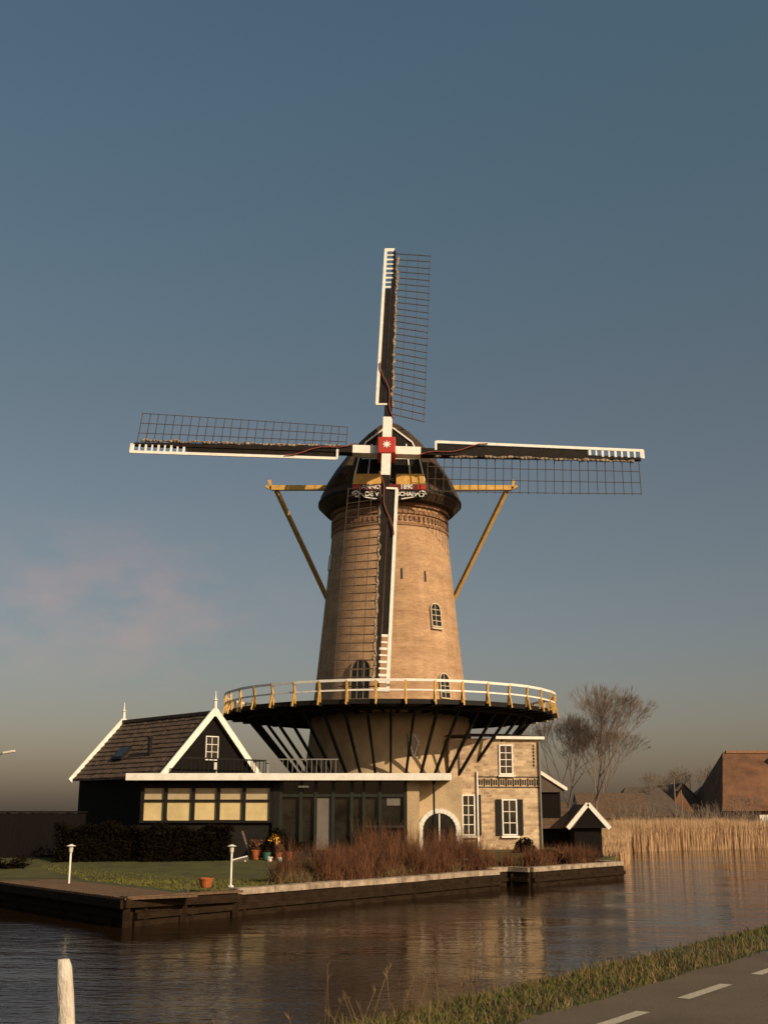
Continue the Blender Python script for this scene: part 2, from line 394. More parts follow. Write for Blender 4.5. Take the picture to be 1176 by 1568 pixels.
def text(s,x,z,size,mt):
    cu=bpy.data.curves.new('lettering','FONT'); cu.body=s; cu.size=size; cu.extrude=0.01; cu.align_x='CENTER'; cu.align_y='CENTER'; cu.offset=0.008
    o=bpy.data.objects.new('lettering',cu); sc.collection.objects.link(o); cu.materials.append(M[mt])
    o.location=(x,fy-0.165,z); o.rotation_euler=(R(90),0,0); attach(o,mill); return o
text('ANNO',0.25-0.88,17.51,0.30,'white'); text('1890',0.25+0.86,17.51,0.32,'white')
text('DE V',0.25-0.84,17.15,0.32,'white'); text('SCHAP',0.25+0.82,17.15,0.29,'white')
a=Acc()
zb=18.72; yb=60.0
a.beam((-5.95,yb,zb),(6.75,yb,zb),0.22,0.26)
for sx,xe in ((-1,-5.95),(1,6.75)):
    a.beam((xe,yb,zb-0.05),(xe-sx*(-0.12),yb,zb+0.42),0.14,0.16)
    a.beam((xe,yb,zb-0.05),(xe+sx*0.3,yb,zb+0.1),0.14,0.14)
    a.beam((xe-sx*0.25,yb+0.1,zb-0.1),(C.x+sx*0.5,67.3,7.6),0.20,0.18)
a.beam((C.x,60,20.5),(C.x,68.0,7.3),0.3,0.3)
a.beam((-1.8,62.3,18.4),(C.x-0.4,66.5,9.2),0.18,0.18); a.beam((2.4,62.3,18.4),(C.x+0.4,66.5,9.2),0.18,0.18)
a.build('tail_beams','ochre',mill)
# stage
zs=6.76; Rs=8.02; NS=40
a=Acc(); 
a.lathe([(3.4,zs-0.07),(Rs,zs-0.07),(Rs,zs),(3.4,zs)],C,NS)
a.build('stage_deck','darkwood',mill)
ab=Acc(); ao=Acc(); aw=Acc(); asx=Acc()
def SP(an,r_,z): return C+V((r_*math.cos(an),r_*math.sin(an),z))
for k in range(NS):
    an=2*math.pi*(k+0.5)/NS
    ab.beam(SP(an,3.8,zs-0.16),SP(an,Rs+0.2,zs-0.15),0.10,0.15)
    a2=2*math.pi*(k+1.5)/NS
    ab.beam(SP(an,Rs-0.03,zs-0.06),SP(a2,Rs-0.03,zs-0.06),0.1,0.2)
    ab.beam(SP(an,7.0,zs-0.26),SP(a2,7.0,zs-0.26),0.12,0.11)
    ao.beam(SP(an,Rs+0.02,zs-0.16),SP(an,Rs+0.14,zs+0.84),0.085,0.085)
    ao.beam(SP(an,Rs+0.26,zs-0.2),SP(an,Rs+0.12,zs+0.4),0.06,0.06)
    sag=random.uniform(-0.012,0.012)
    for zz,rr,ww in ((0.84,0.14,0.11),(0.42,0.08,0.07)):
        aw.beam(SP(an,Rs+rr,zs+zz+sag),SP(a2,Rs+rr,zs+zz+sag),0.05,ww)
NK=42
for k in range(NK):
    an=2*math.pi*(k+0.5)/NK
    if math.sin(an)>0.35: continue
    r0=rt(3.3)+0.03
    p=SP(an,r0,3.35); q=SP(an,7.0,zs-0.28)
    asx.beam(p.lerp(q,0.10),q,0.105,0.11); ao.beam(p,p.lerp(q,0.10),0.13,0.13)
ab.build('stage_beams','black',mill); ao.build('railing_posts','ochre',mill); aw.build('railing_rails','white',mill); asx.build('stage_struts','black',mill)
aw=Acc(); ag=Acc(); ad=Acc()
def tw(adeg,z,w_,h_,nx=2,ny=4,fr=0.05,acc=None):
    a_=R(adeg); nr=V((math.sin(a_),-math.cos(a_),0)); rx=V((math.cos(a_),math.sin(a_),0))
    base=C+nr*(rt(z)+0.01)+UP*z
    up=(UP-nr*0.1045).normalized()
    arch(acc or aw,ag,base,rx,(nr+UP*0.1).normalized(),w_,h_,fr,nx,ny,up=up)
tw(40,10.75,0.62,1.15,2,4,0.05,ad); tw(43,7.3,0.62,1.2,2,4,0.05,ad)
aox=Acc(); tw(-22,6.75,1.0,2.35,3,5,0.06,aox); aox.build('stage_door_frame',mat('shaded_brown_paint',(0.26,0.18,0.10),0.7,0.2,4),mill)  # brownish door frame, its colour dulled for the shadow behind the sail lattice
tw(10,13.0,0.09,0.55,1,1,0.0); tw(32,12.95,0.09,0.55,1,1,0.0); tw(-74,13.9,0.25,0.8,1,1,0.05)
ad.beam(SP(R(-50),rt(10.7)+0.06,10.66)-V((0.35*math.cos(R(40)),0.35*math.sin(R(40)),0)),SP(R(-50),rt(10.7)+0.06,10.66)+V((0.38*math.cos(R(40)),0.38*math.sin(R(40)),0)),0.14,0.08)
nr=V((math.sin(R(15)),-math.cos(R(15)),0)); rx=V((math.cos(R(15)),math.sin(R(15)),0)); b0=C+nr*(rt(5)+0.05)+UP*4.55
ag.prism([b0-rx*0.25,b0+rx*0.25,b0+rx*0.25+UP*1.0,b0-rx*0.25+UP*1.0],-nr*0.1)
for s_ in (-1,1):
    aw.beam(b0+nr*0.03+UP*-0.05,b0+nr*0.03+rx*(s_*0.25)+UP*0.75,0.06,0.03,up=nr)
    aw.beam(b0+nr*0.03+UP*1.05,b0+nr*0.03+rx*(s_*0.25)+UP*0.5,0.05,0.03,up=nr)
aw.build('white_frames','white',mill); ad.build('window_frames',mat('cream_window_paint',(0.55,0.46,0.33),0.6,0.2,4),mill); ag.build('window_panes','glass',mill)
# rotor
th=R(14.5)
H=V((0.13,54.5,19.1)); XU=V((1,0,0)); UU=V((0,math.sin(th),math.cos(th))); NN=V((0,-math.cos(th),math.sin(th)))
wh=Acc(); bl=Acc(); la=Acc(); sl=Acc(); rp=Acc()
for i in range(4):
    ph=R(2.0+90*i); av=XU*math.sin(ph)+UU*math.cos(ph); lv=-XU*math.cos(ph)+UU*math.sin(ph)
    off=NN*(0.22 if i%2==0 else -0.18)
    O=H+off
    wh.beam(O+av*0.42,O+av*1.65,0.44,0.42,up=NN)
    bl.beam(O+av*1.65,O+av*12.3,0.38,0.36,up=NN,w2=0.16,h2=0.15)
    def bp(r_,l_,n_=0): return O+av*r_+lv*l_+NN*n_
    for r0,r1 in ((2.4,9.75),):
        bl.beam(bp(r0,0.34,0.10),bp(r1,0.27,0.03),0.30,0.03,up=NN)
    wh.beam(bp(2.4,0.56,0.16),bp(12.45,0.46,0.06),0.15,0.05,up=NN)
    wh.beam(bp(2.38,0.06,0.2),bp(2.38,0.60,0.17),0.10,0.05,up=NN)
    for j in range(9):
        r_=9.85+j*0.31
        wh.beam(bp(r_,0.04,0.08),bp(r_,0.46,0.06),0.08 if j%2 else 0.11,0.03,up=NN)
    wh.beam(bp(12.42,0.0,0.08),bp(12.42,0.5,0.06),0.12,0.05,up=NN)
    def tp(r_,t_):
        ta=R(20-17*(r_-2)/10.4)
        return O+av*r_+(-lv*math.cos(ta)-NN*math.sin(ta))*t_
    nbars=26; rs=[2.0+j*(12.2-2.0)/(nbars-1) for j in range(nbars)]
    for r_ in rs:
        la.beam(tp(r_,-0.1),tp(r_+random.uniform(-0.03,0.03),1.93),0.042,0.036,up=NN,w2=0.03)
    for t_ in (0.68,1.28,1.88):
        for r_a,r_b in zip(rs[:-1],rs[1:]):
            la.beam(tp(r_a,t_)+NN*0.03,tp(r_b,t_)+NN*0.03,0.026,0.024,up=NN)
    r_=2.3; prev=None
    while r_<12.1:
        t_=0.17+random.uniform(-0.05,0.06)
        p=tp(r_,t_)+NN*(0.13+random.uniform(-0.02,0.02)); rad=random.uniform(0.03,0.11)*(1.15-r_*0.03)
        if prev: sl.tube(prev[0],p,prev[1],rad,6)
        prev=(p,rad); r_+=random.uniform(0.14,0.28)
    pr=None
    for j in range(9):
        f=j/8; p=bp(1.5+3.4*f,-0.30+0.75*f+0.1*math.sin(f*9),0.24)
        if pr: rp.beam(pr,p,0.045,0.045,up=NN)
        pr=p
wh.build('sail_white_boards','white',mill); bl.build('sail_stocks','darkwood',mill); la.build('sail_lattice','lath',mill); sl.build('furled_sails','sail',mill,smooth=True); rp.build('sail_ropes','rope',mill)
a=Acc(); a.obox(H,XU,UU,NN,0.43,0.46,0.50); hb=a.build('windshaft_head','red',mill); bevel(hb,0.05)
a=Acc(); a.tube(H-NN*0.4,H-NN*3.2,0.36,0.42,16); a.build('windshaft','black',mill)
a=Acc(); pts=[]
for j in range(16):
    rr=0.24 if j%2==0 else 0.1; an=2*math.pi*j/16; pts.append(H+NN*0.51+XU*(rr*math.sin(an))+UU*(rr*math.cos(an)))
a.prism(pts,NN*0.02); a.build('star','white',mill)

# ------------------------------------------------------------ black gabled house
A=V((-9.2,50,0)); e1=V((-0.68,0.733,0)).normalized(); e2=V((0.733,0.68,0)).normalized(); Lh=7.5; Wh=5.0; ze=3.5; zr=6.2
hs=empty('gabled_house',tuple(A+e1*3.7+e2*2.5))
def HP(l,w_,z): return A+e1*l+e2*w_+UP*z
a=Acc()
prism=[HP(0.15,0.25,0.3),HP(0.15,Wh-0.25,0.3),HP(0.15,Wh-0.25,ze+0.15),HP(0.15,Wh/2,zr-0.12),HP(0.15,0.25,ze+0.15)]
a.prism(prism,e1*(Lh-0.3))
a.build('walls','blackboards',hs)
a=Acc()
for side in (0,1):
    nC=13
    for c in range(nC):
        f0=c/nC; f1=(c+1)/nC
        def rp_(f,l,dz=0):
            wv=(Wh/2)*f
            wv = Wh/2-wv if side==0 else Wh/2+wv
            return HP(l,wv,zr-(zr-ze)*f+dz)
        NT=24
        for t_ in range(NT):
            l0=Lh*t_/NT; l1=Lh*(t_+1)/NT-0.02; dz=random.uniform(-0.012,0.012)
            j=len(a.v)
            a.v+=[rp_(f0,l0,0.03+dz),rp_(f0,l1,0.03+dz),rp_(f1+0.01,l1,0.09+dz),rp_(f1+0.01,l0,0.09+dz),
                  rp_(f0,l0,-0.04),rp_(f0,l1,-0.04),rp_(f1+0.01,l1,-0.02),rp_(f1+0.01,l0,-0.02)]
            a.f+=[[j,j+1,j+2,j+3],[j+3,j+2,j+6,j+7],[j,j+3,j+7,j+4],[j+1,j+5,j+6,j+2],[j+7,j+6,j+5,j+4]]
a.beam(HP(0,Wh/2,zr+0.08),HP(Lh,Wh/2,zr+0.08),0.22,0.14)
a.build('tiled_roof','tile',hs)
a=Acc()
for l in (-0.06,Lh+0.04):
    a.beam(HP(l,Wh/2,zr+0.16),HP(l,-0.12,ze-0.04),0.08,0.26,up=UP); a.beam(HP(l,Wh/2,zr+0.16),HP(l,Wh+0.12,ze-0.04),0.08,0.26,up=UP)
    a.tube(HP(l,Wh/2,zr-0.1),HP(l,Wh/2,zr+0.55),0.09,0.07,8); a.tube(HP(l,Wh/2,zr+0.55),HP(l,Wh/2,zr+1.0),0.05,0.015,8)
    a.lathe([(0.04,-0.05),(0.11,0),(0.04,0.06)],HP(l,Wh/2,zr+0.6),8)
a.beam(HP(-0.02,Wh/2+0.15,ze-0.1),HP(-0.02,Wh/2+0.15,ze+0.65),0.12,0.08)
a.beam(HP(-0.03,0,ze-0.1),HP(-0.03,1.0,ze-0.1),0.1,0.1)
g=Acc()
window(a,g,HP(0.13,Wh/2,ze+1.25),e2,-e1,0.58,0.95,2,3,0.04,0.05,0.025)
a.build('white_trim','white',hs)
g.obox(HP(4.9,0.95,ze+1.18),e1,(e2*(Wh/2)+UP*(zr-ze)).normalized(),(UP*(Wh/2)-e2*(zr-ze)).normalized(),0.35,0.3,0.06)
g.build('panes','glass',hs)
a=Acc(); a.obox(HP(4.9,0.95,ze+1.12),e1,(e2*(Wh/2)+UP*(zr-ze)).normalized(),(UP*(Wh/2)-e2*(zr-ze)).normalized(),0.43,0.38,0.08)
a.tube(HP(2.5,0.9,ze+0.8),HP(2.5,0.9,ze+1.75),0.09,0.09,10); a.tube(HP(2.5,0.9,ze+1.7),HP(2.5,0.9,ze+1.82),0.14,0.12,10)
for w_ in [0.3+0.22*i for i in range(20)]: a.beam(HP(-1.0,w_,ze-0.1),HP(-1.0,w_,ze+0.75),0.035,0.035)
a.beam(HP(-1.0,0.3,ze+0.75),HP(-1.0,4.6,ze+0.75),0.06,0.06); a.beam(HP(-1.0,4.6,ze+0.75),HP(0,4.6,ze+0.75),0.06,0.06)
a.beam(HP(-0.02,0.1,ze+0.25),HP(-0.02,Wh-0.1,ze+0.25),0.1,0.2)
a.build('vent_and_balcony','black',hs)

# ------------------------------------------------------------ glazed garden room
gr=empty('glazed_garden_room',(-3.5,47,0.45))
a=Acc(); a.box(-9.5,-3.9,44.75,50.2,3.30,3.42); a.box(-3.9,2.4,44.75,54.2,3.30,3.42); a.build('flat_roof','roofing',gr)
a=Acc(); a.box(-9.56,2.46,44.62,44.75,3.20,3.46); a.box(2.4,2.5,44.75,54.0,3.2,3.44); a.box(-9.6,-9.5,44.75,50.2,3.2,3.45); bevel(a.build('white_fascia','white',gr),0.015)
a=Acc(); a.box(-9.2,-4.1,45.35,45.45,0.4,1.74); a.box(-9.2,-4.1,45.35,45.45,2.92,3.3); a.box(-9.2,-9.1,45.4,50,0.4,3.3); a.box(-4.15,-3.9,45.2,45.5,0.4,3.3)
ex=[-9.02,-8.15,-7.12,-6.18,-5.22,-4.2]
for x in ex: a.box(x-0.06,x+0.06,45.22,45.36,1.7,2.95)
a.box(-9.08,-4.15,45.25,45.36,2.44,2.52); a.box(-9.1,-4.1,45.2,45.38,1.68,1.76)
a.build('black_walls','black',gr)
a=Acc(); 
for x0,x1 in zip(ex[:-1],ex[1:]): a.box(x0+0.05,x1-0.05,45.32,45.34,1.74+random.uniform(0,0.05),2.46)
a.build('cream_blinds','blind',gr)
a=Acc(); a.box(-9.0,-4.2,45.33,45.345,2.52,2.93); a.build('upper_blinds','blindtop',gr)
a=Acc(); a.box(-3.9,0.85,45.40,45.43,0.45,3.3); a.build('glazing','glass',gr)
a=Acc()
for x in (-3.85,-3.1,-2.55,-1.9,-1.2,-0.75,-0.15,0.8): a.box(x-0.055,x+0.055,45.24,45.42,0.45,3.3)
a.box(-3.9,0.85,45.26,45.41,2.62,2.72); a.box(-3.9,0.85,45.26,45.41,0.45,0.6); a.box(-0.75,0.8,45.25,45.40,1.5,1.58)
a.build('green_frames','greenframe',gr)
a=Acc(); a.box(-2.50,-1.95,45.35,45.39,0.7,2.6); a.box(0.1,0.6,45.36,45.39,2.3,2.6); a.build('door_panel','curtain',gr)
a=Acc(); a.box(0.86,1.32,45.2,45.9,0.42,3.29); a.box(1.325,2.95,45.75,54.9,0.42,3.285); a.build('plastered_wall','plaster',gr)
a=Acc(); g=Acc(); b0=V((2.08,45.745,0.45))
pts=[]
for i in range(15):
    an=math.pi*i/14; pts.append(b0+V((0.62*math.cos(an),0,0.95+0.62*math.sin(an))))
g.prism([b0+V((0.62,-0.015,0))]+[p+V((0,-0.015,0)) for p in pts]+[b0+V((-0.62,-0.015,0))],(0,0.03,0))
out=[b0+V((0.71,-0.03,0))]+[b0+V((0.71*math.cos(math.pi*i/14),-0.03,0.95+0.71*math.sin(math.pi*i/14))) for i in range(15)]+[b0+V((-0.71,-0.03,0))]
for p,q in zip(out[:-1],out[1:]): a.beam(p,q,0.06,0.17,up=(0,1,0)) if False else a.beam(p,q,0.17,0.06,up=(0,1,0))
a.beam(b0+V((0,-0.03,0)),b0+V((0,-0.03,1.55)),0.05,0.03,up=(0,1,0))
a.build('arch_surround','white',gr); g.build('arch_door','glass',gr)
a=Acc(); a.tube((1.85,44.9,0.3),(1.85,44.9,3.3),0.04,0.04,10); a.tube((1.85,44.9,3.1),(1.85,44.9,3.3),0.07,0.07,10); a.build('roof_post','black',gr)
a=Acc()
for i in range(14): a.beam((-4.6+0.2*i,50,3.4),(-4.6+0.2*i,50,4.2),0.025,0.025)
a.beam((-4.7,50,4.2),(-1.9,50,4.2),0.045,0.045); a.build('roof_railing','metal',gr)
a=Acc(); a.tube((-4.75,49,3.4),(-4.75,49,4.0),0.08,0.07,10); a.tube((-4.75,49,4.0),(-4.75,49,4.1),0.13,0.05,10); a.build('roof_vent','metal',gr)
a=Acc(); a.box(-3.2,-2.8,45.1,45.2,2.95,3.02); a.build('awning_lamp','white',gr)

# ------------------------------------------------------------ brick mill house
bh=empty('brick_house',(5,57,0.42))
P0=V((3.0,55.5,0)); P1=V((7.3,56.3,0)); rx=(P1-P0).normalized(); nr=V((rx.y,-rx.x,0)); Wd=(P1-P0).length; ztop=5.4
a=Acc(); a.prism([P0+UP*0.3,P1+UP*0.3,P1+UP*ztop,P0+UP*ztop],-nr*4.5); uvwall(a.build('walls','housebrick',bh),rx)
a=Acc()
a.beam(P0+rx*2.2+UP*(ztop+0.05)+nr*0.08,P1+rx*0.18+UP*(ztop+0.05)+nr*0.08,0.3,0.13); a.beam(P1+rx*0.08+UP*(ztop+0.05),P1+rx*0.08-nr*4.5+UP*(ztop+0.05),0.2,0.12)
g=Acc(); sh=Acc(); bd=Acc()
def hw(f,z,w_,h_,nx=2,ny=3,shut=True):
    c=P0+rx*(Wd*f)+nr*0.005+UP*z
    window(a,g,c,rx,nr,w_,h_,nx,ny,0.06,0.06,0.03)
    a.obox(c-UP*(h_/2+0.12)+nr*0.06,rx,nr,UP,w_/2+0.12,0.09,0.04)
    if shut:
        for s_ in (-1,1): sh.obox(c+rx*(s_*(w_/2+0.06+0.15))+nr*0.05,rx,nr,UP,0.13,0.025,h_/2+0.05)
hw(0.62,4.45,0.55,1.25,2,4,False); hw(0.645,1.85,0.6,1.5); hw(0.20,1.95,0.5,1.7,2,4)
a.tube(P0+rx*1.3+nr*0.08+UP*0.4,P0+rx*1.3+nr*0.08+UP*3.9,0.045,0.045,8)
a.build('white_trim','white',bh); g.build('panes','glass',bh); sh.build('shutters','black',bh)
a=Acc(); a.tube(P1+nr*0.09-rx*0.05+UP*0.4,P1+nr*0.09-rx*0.05+UP*5.3,0.045,0.045,8); a.build('downpipe','metal',bh)
for i in range(26):
    f=0.30+i*0.0265
    hh=0.12 if i%3 else 0.17
    bd.obox(P0+rx*(Wd*f)+nr*0.012+UP*3.42,rx,nr,UP,0.032,0.012,hh)
bd.obox(P0+rx*(Wd*0.63)+nr*0.01+UP*3.66,rx,nr,UP,Wd*0.35,0.012,0.022); bd.obox(P0+rx*(Wd*0.63)+nr*0.01+UP*3.2,rx,nr,UP,Wd*0.35,0.012,0.022)
for i in range(7): bd.obox(P0+rx*(Wd*0.93)+nr*0.012+UP*(5.1-0.15*i),rx,nr,UP,0.035,0.012,0.05)
bd.build('lettered_band','black',bh)
a=Acc(); a.prism([P0-nr*0.2+UP*(ztop+0.1),P1-nr*0.2+UP*(ztop+0.1),P1-rx*0.8-nr*2.7+UP*(ztop+0.35),P0-nr*2.7+UP*(ztop+0.35)],(0,0,0.06)); a.build('roof','tilegrey',bh)
ln=empty('lean_to_shed',(8,61,0.4))
a=Acc(); a.box(7.2,8.8,60.5,64,0.3,3.1); a.build('walls','blackboards',ln)
a=Acc(); a.beam((6.9,60.3,4.6),(9.1,60.3,3.2),0.1,0.16); a.beam((9.1,60.3,3.2),(9.1,64,3.2),0.1,0.12); a.build('white_verge','white',ln)
a=Acc(); a.prism([V((6.9,60.35,4.6)),V((9.1,60.35,3.2)),V((8.8,60.35,3.05)),V((6.9,60.35,3.05))],(0,4,0)); a.build('roof','tilegrey',ln)

def shed(name,x0,x1,y0,y1,zw,zr_,roofm,wallm,trim=True,ridge='y',hip=0.0,base=0.0,o=0.25):
    e=empty(name,((x0+x1)/2,(y0+y1)/2,base)); a=Acc()
    a.box(x0,x1,y0,y1,base,zw); a.build('walls',wallm,e)
    r=Acc()
    if ridge=='y':
        xm=(x0+x1)/2
        v=[V((x0-o,y0-o,zw-0.1)),V((x1+o,y0-o,zw-0.1)),V((x1+o,y1+o,zw-0.1)),V((x0-o,y1+o,zw-0.1)),V((xm,y0-o+hip,zr_)),V((xm,y1+o-hip,zr_))]
        f=[[0,1,4],[1,2,5,4],[2,3,5],[3,0,4,5],[3,2,1,0]]
    else:
        ym_=(y0+y1)/2
        v=[V((x0-o,y0-o,zw-0.1)),V((x1+o,y0-o,zw-0.1)),V((x1+o,y1+o,zw-0.1)),V((x0-o,y1+o,zw-0.1)),V((x0-o+hip,ym_,zr_)),V((x1+o-hip,ym_,zr_))]
        f=[[0,1,5,4],[1,2,5],[2,3,4,5],[3,0,4],[3,2,1,0]]
    r.v=v; r.f=f; r.build('roof',roofm,e)
    if trim:
        t=Acc(); xm=(x0+x1)/2
        t.beam((xm,y0-o-0.03,zr_+0.02),(x0-o-0.1,y0-o-0.03,zw-0.12),0.08,0.2); t.beam((xm,y0-o-0.03,zr_+0.02),(x1+o+0.1,y0-o-0.03,zw-0.12),0.08,0.2)
        t.build('bargeboards','white',e)
        t=Acc(); t.prism([V((x0-0.1,y0-o-0.005,zw-0.1)),V((x1+0.1,y0-o-0.005,zw-0.1)),V((xm,y0-o-0.005,zr_-0.12))],(0,0.02,0)); t.build('gable_boards','blackboards',e)
    return e
shed('black_garden_shed',9.05,10.35,58,62,1.45,2.45,'tilegrey','blackboards')
shed('black_boathouse',7.6,9.0,60.0,63.5,1.4,2.6,'tile','blackboards',False,'x')
shed('farm_house',22.6,29.5,118,126,1.9,4.6,'tilegrey','blackboards',False,'x',2.0)
fh=shed('farm_house',31.0,37.0,138,150,2.2,5.4,'tilegrey','blackboards',False,'y',0)
a=Acc(); a.beam((34,137.7,5.42),(30.7,137.7,2.1),0.1,0.16); a.beam((34,137.7,5.42),(37.3,137.7,2.1),0.1,0.16); a.build('verge_boards','lath',fh)
fb=shed('farm_barn',36.2,62,128,142,2.4,8.7,'thatch','brickred',False,'x',2.6,o=0.7)
a=Acc(); a.beam((38.4,134.95,8.75),(60,134.95,8.75),0.5,0.3); a.build('ridge_tiles','brickred',fb)
a=Acc(); a.box(43.6,44.4,132.2,133.4,6.6,8.6); a.build('chimney','brickred',fb)
a=Acc(); a.box(39.5,40.8,127.9,128.0,0.9,1.9); a.box(43,44.2,127.9,128.0,0.9,1.9); a.build('windows','white',fb)
shed('distant_house',18,24,110,116,1.7,3.9,'tile','blackboards',False,'x',0)
dh=shed('distant_house',29.2,31.4,124,130,2.2,4.3,'thatch','brickred',False,'y',0)
shed('distant_house',44,52,175,183,2.5,6.0,'tilegrey','brickred',False,'y',0)
a=Acc(); a.tube((24.3,99,0),(24.3,99,3.9),0.06,0.05,6); a.tube((26.9,112,0),(26.9,112,5.1),0.07,0.05,6); a.build('wooden_poles','bark')

fe=empty('black_fence',(-17,45,0.3)); a=Acc()
x=-26
while x<-11.2:
    a.box(x,x+0.145,45.5,45.53,0.2,2.03+random.uniform(-0.01,0.01)); x+=0.15
a.build('boards','blackboards',fe); a=Acc(); a.box(-26,-11.1,45.45,45.57,2.04,2.10); a.build('top_rail','blackboards',fe)

# ------------------------------------------------------------ vegetation helpers
def rawmesh(name,vs,fs,m):
    me=bpy.data.meshes.new(name); me.from_pydata(vs,[],fs); me.materials.append(M[m]); ob=bpy.data.objects.new(name,me); sc.collection.objects.link(ob); return ob
def blades(name,pts,hr,w,m,lean=0.35):
    vs=[];fs=[]
    for p in pts:
        h=random.uniform(*hr)*(p[3] if len(p)>3 else 1); an=random.uniform(0,6.283); ln_=random.uniform(0,lean)*h
        dx,dy=math.cos(an),math.sin(an); wa=random.uniform(0,6.283); wx,wy=math.cos(wa)*w/2,math.sin(wa)*w/2
        i=len(vs)
        vs+= [(p[0]-wx,p[1]-wy,p[2]),(p[0]+wx,p[1]+wy,p[2]),
              (p[0]+dx*ln_*0.35+wx*0.7,p[1]+dy*ln_*0.35+wy*0.7,p[2]+h*0.6),(p[0]+dx*ln_*0.35-wx*0.7,p[1]+dy*ln_*0.35-wy*0.7,p[2]+h*0.6),
              (p[0]+dx*ln_,p[1]+dy*ln_,p[2]+h)]
        fs+=[(i,i+1,i+2,i+3),(i+3,i+2,i+4)]
    return rawmesh(name,vs,fs,m)
prof_b=[(4.95,0.38),(6.2,0.30),(6.9,0.02),(7.5,-0.5),(8.2,-1.4)]
def bankz(n_):
    for (a0,z0),(a1,z1) in zip(prof_b[:-1],prof_b[1:]):
        if a0<=n_<=a1: return z0+(z1-z0)*(n_-a0)/(a1-a0)
    return 0
pts=[]
for _ in range(60000):
    s_=2+random.random()**1.6*45; n_=random.uniform(4.88,7.45)
    cl=math.sin(s_*2.1+n_*3)*0.5+math.sin(s_*0.7+1)*0.5
    if n_<5.2 and random.random()<0.5: continue
    p=CN(s_,n_,bankz(max(4.96,n_))); pts.append((p.x,p.y,p.z-0.01,0.6+0.3*cl+ (0.2 if n_>6.5 else 0)+(random.random()**8)*1.4))
blades('verge_grass',pts,(0.03,0.095),0.012,'blade',1.3)
pts=[]
for _ in range(9000):
    s_=random.uniform(3,16) if random.random()<0.6 else random.uniform(3,40); n_=random.uniform(4.95,7.4)
    p=CN(s_,n_,bankz(n_) if n_>4.95 else 0.38); pts.append((p.x,p.y,p.z,random.uniform(0.3,1.0)))
blades('dry_verge_grass',pts,(0.05,0.17),0.009,'dryblade',1.3)
a=Acc()
for _ in range(34):
    s_=random.choice([8.2,9.0,10.2,11.0])+random.gauss(0,0.35); n_=random.gauss(6.8,0.2); p=CN(s_,n_,bankz(min(7.4,max(5,n_)))); h=random.uniform(0.22,0.6); q=p+V((random.uniform(-.2,.2),random.uniform(-.1,.1),h))
    mm=p.lerp(q,0.6)+V((0,0,0.02)); a.tube(p,mm,0.004,0.003,3); a.tube(mm,q,0.003,0.002,3)
    for j in range(5):
        b0=q.lerp(mm,j*0.12); a.tube(b0,b0+V((random.uniform(-.04,.04),random.uniform(-.03,.03),0.05)),0.004,0.001,3)
a.build('tall_dry_stalks','dryblade')
def inside(x,y,poly):
    c=False; j=len(poly)-1
    for i in range(len(poly)):
        xi,yi=poly[i]; xj,yj=poly[j]
        if (yi>y)!=(yj>y) and x<(xj-xi)*(y-yi)/(yj-yi)+xi: c=not c
        j=i
    return c
pts=[]
for _ in range(30000):
    x=random.uniform(-20,0); y=random.uniform(31,43)
    if y<32.6+max(0,(-x-5)*1.40): continue
    if inside(x-0.35,y,shore) and inside(x+0.5,y-0.3,shore): pts.append((x,y,-0.02 if y<39 else -0.02+max(0,(y-39)/4)*0.3))
blades('lawn_grass',pts,(0.02,0.07),0.03,'lawnblade',0.8)
def shrubs(name,path,wd,count,hr,m='twig',spread=0.6,w=0.022,dens=3.2,zb=0):
    vs=[];fs=[]
    L_=(V((*path[1],0))-V((*path[0],0))); ln_=L_.length; d=L_.normalized(); inn=V((-d.y,d.x,0)); base=V((*path[0],zb))
    clumps=[(random.uniform(0,ln_),random.uniform(0,wd),random.uniform(0.45,1.15)) for _ in range(int(ln_*dens))]
    for _ in range(count):
        c=random.choice(clumps); t=c[0]+random.gauss(0,0.17); u=c[1]+random.gauss(0,0.17)
        p=base+d*t+inn*u; h=random.uniform(*hr)*c[2]; dr=V((random.gauss(0,spread*0.45),random.gauss(0,spread*0.45),1)).normalized()
        cur=p; ww=w
        for sgm in range(3):
            nx_=cur+dr*(h/3); a2=random.uniform(0,6.28); wx=V((math.cos(a2),math.sin(a2),0))*ww/2; w2=wx*0.65; i=len(vs)
            vs+=[tuple(cur-wx),tuple(cur+wx),tuple(nx_+w2),tuple(nx_-w2)]; fs.append((i,i+1,i+2,i+3))
            if sgm>0:
                q=nx_+V((random.uniform(-.2,.2),random.uniform(-.2,.2),random.uniform(.05,.25))); i=len(vs)
                vs+=[tuple(nx_-w2),tuple(nx_+w2),tuple(q)]; fs.append((i,i+1,i+2))
            cur=nx_; ww*=0.7; dr=(dr+V((random.gauss(0,.12),random.gauss(0,.12),0.05))).normalized()
    return rawmesh(name,vs,fs,m)
shrubs('bare_red_shrubs',((-1.9,36.3),(3.7,44.0)),2.2,5600,(0.4,1.25),w=0.018)
shrubs('bare_red_shrubs',((-1.2,37.3),(1.2,41.0)),1.0,900,(0.8,1.6),w=0.016)
shrubs('bare_red_shrubs',((1.6,42.3),(3.4,45.0)),0.9,1800,(0.7,1.45),w=0.018)
shrubs('bare_red_shrubs',((5.2,46.4),(9.3,51.8)),1.6,2600,(0.3,0.8))
shrubs('dry_border_plants',((0.5,44.4),(4.6,50.2)),1.2,1500,(0.4,0.9),'dryblade',0.5)
shrubs('dry_border_plants',((-3.2,35.0),(3.4,43.6)),1.2,1800,(0.15,0.45),'dryblade',0.9)
shrubs('bare_red_shrubs',((-2.0,43.0),(1.3,44.4)),0.6,700,(0.3,0.8),zb=0.2)
shrubs('climbing_bare_plant',((-0.9,44.7),(1.2,44.9)),0.3,500,(0.8,2.0),'twig',0.25,zb=0.3,w=0.014)
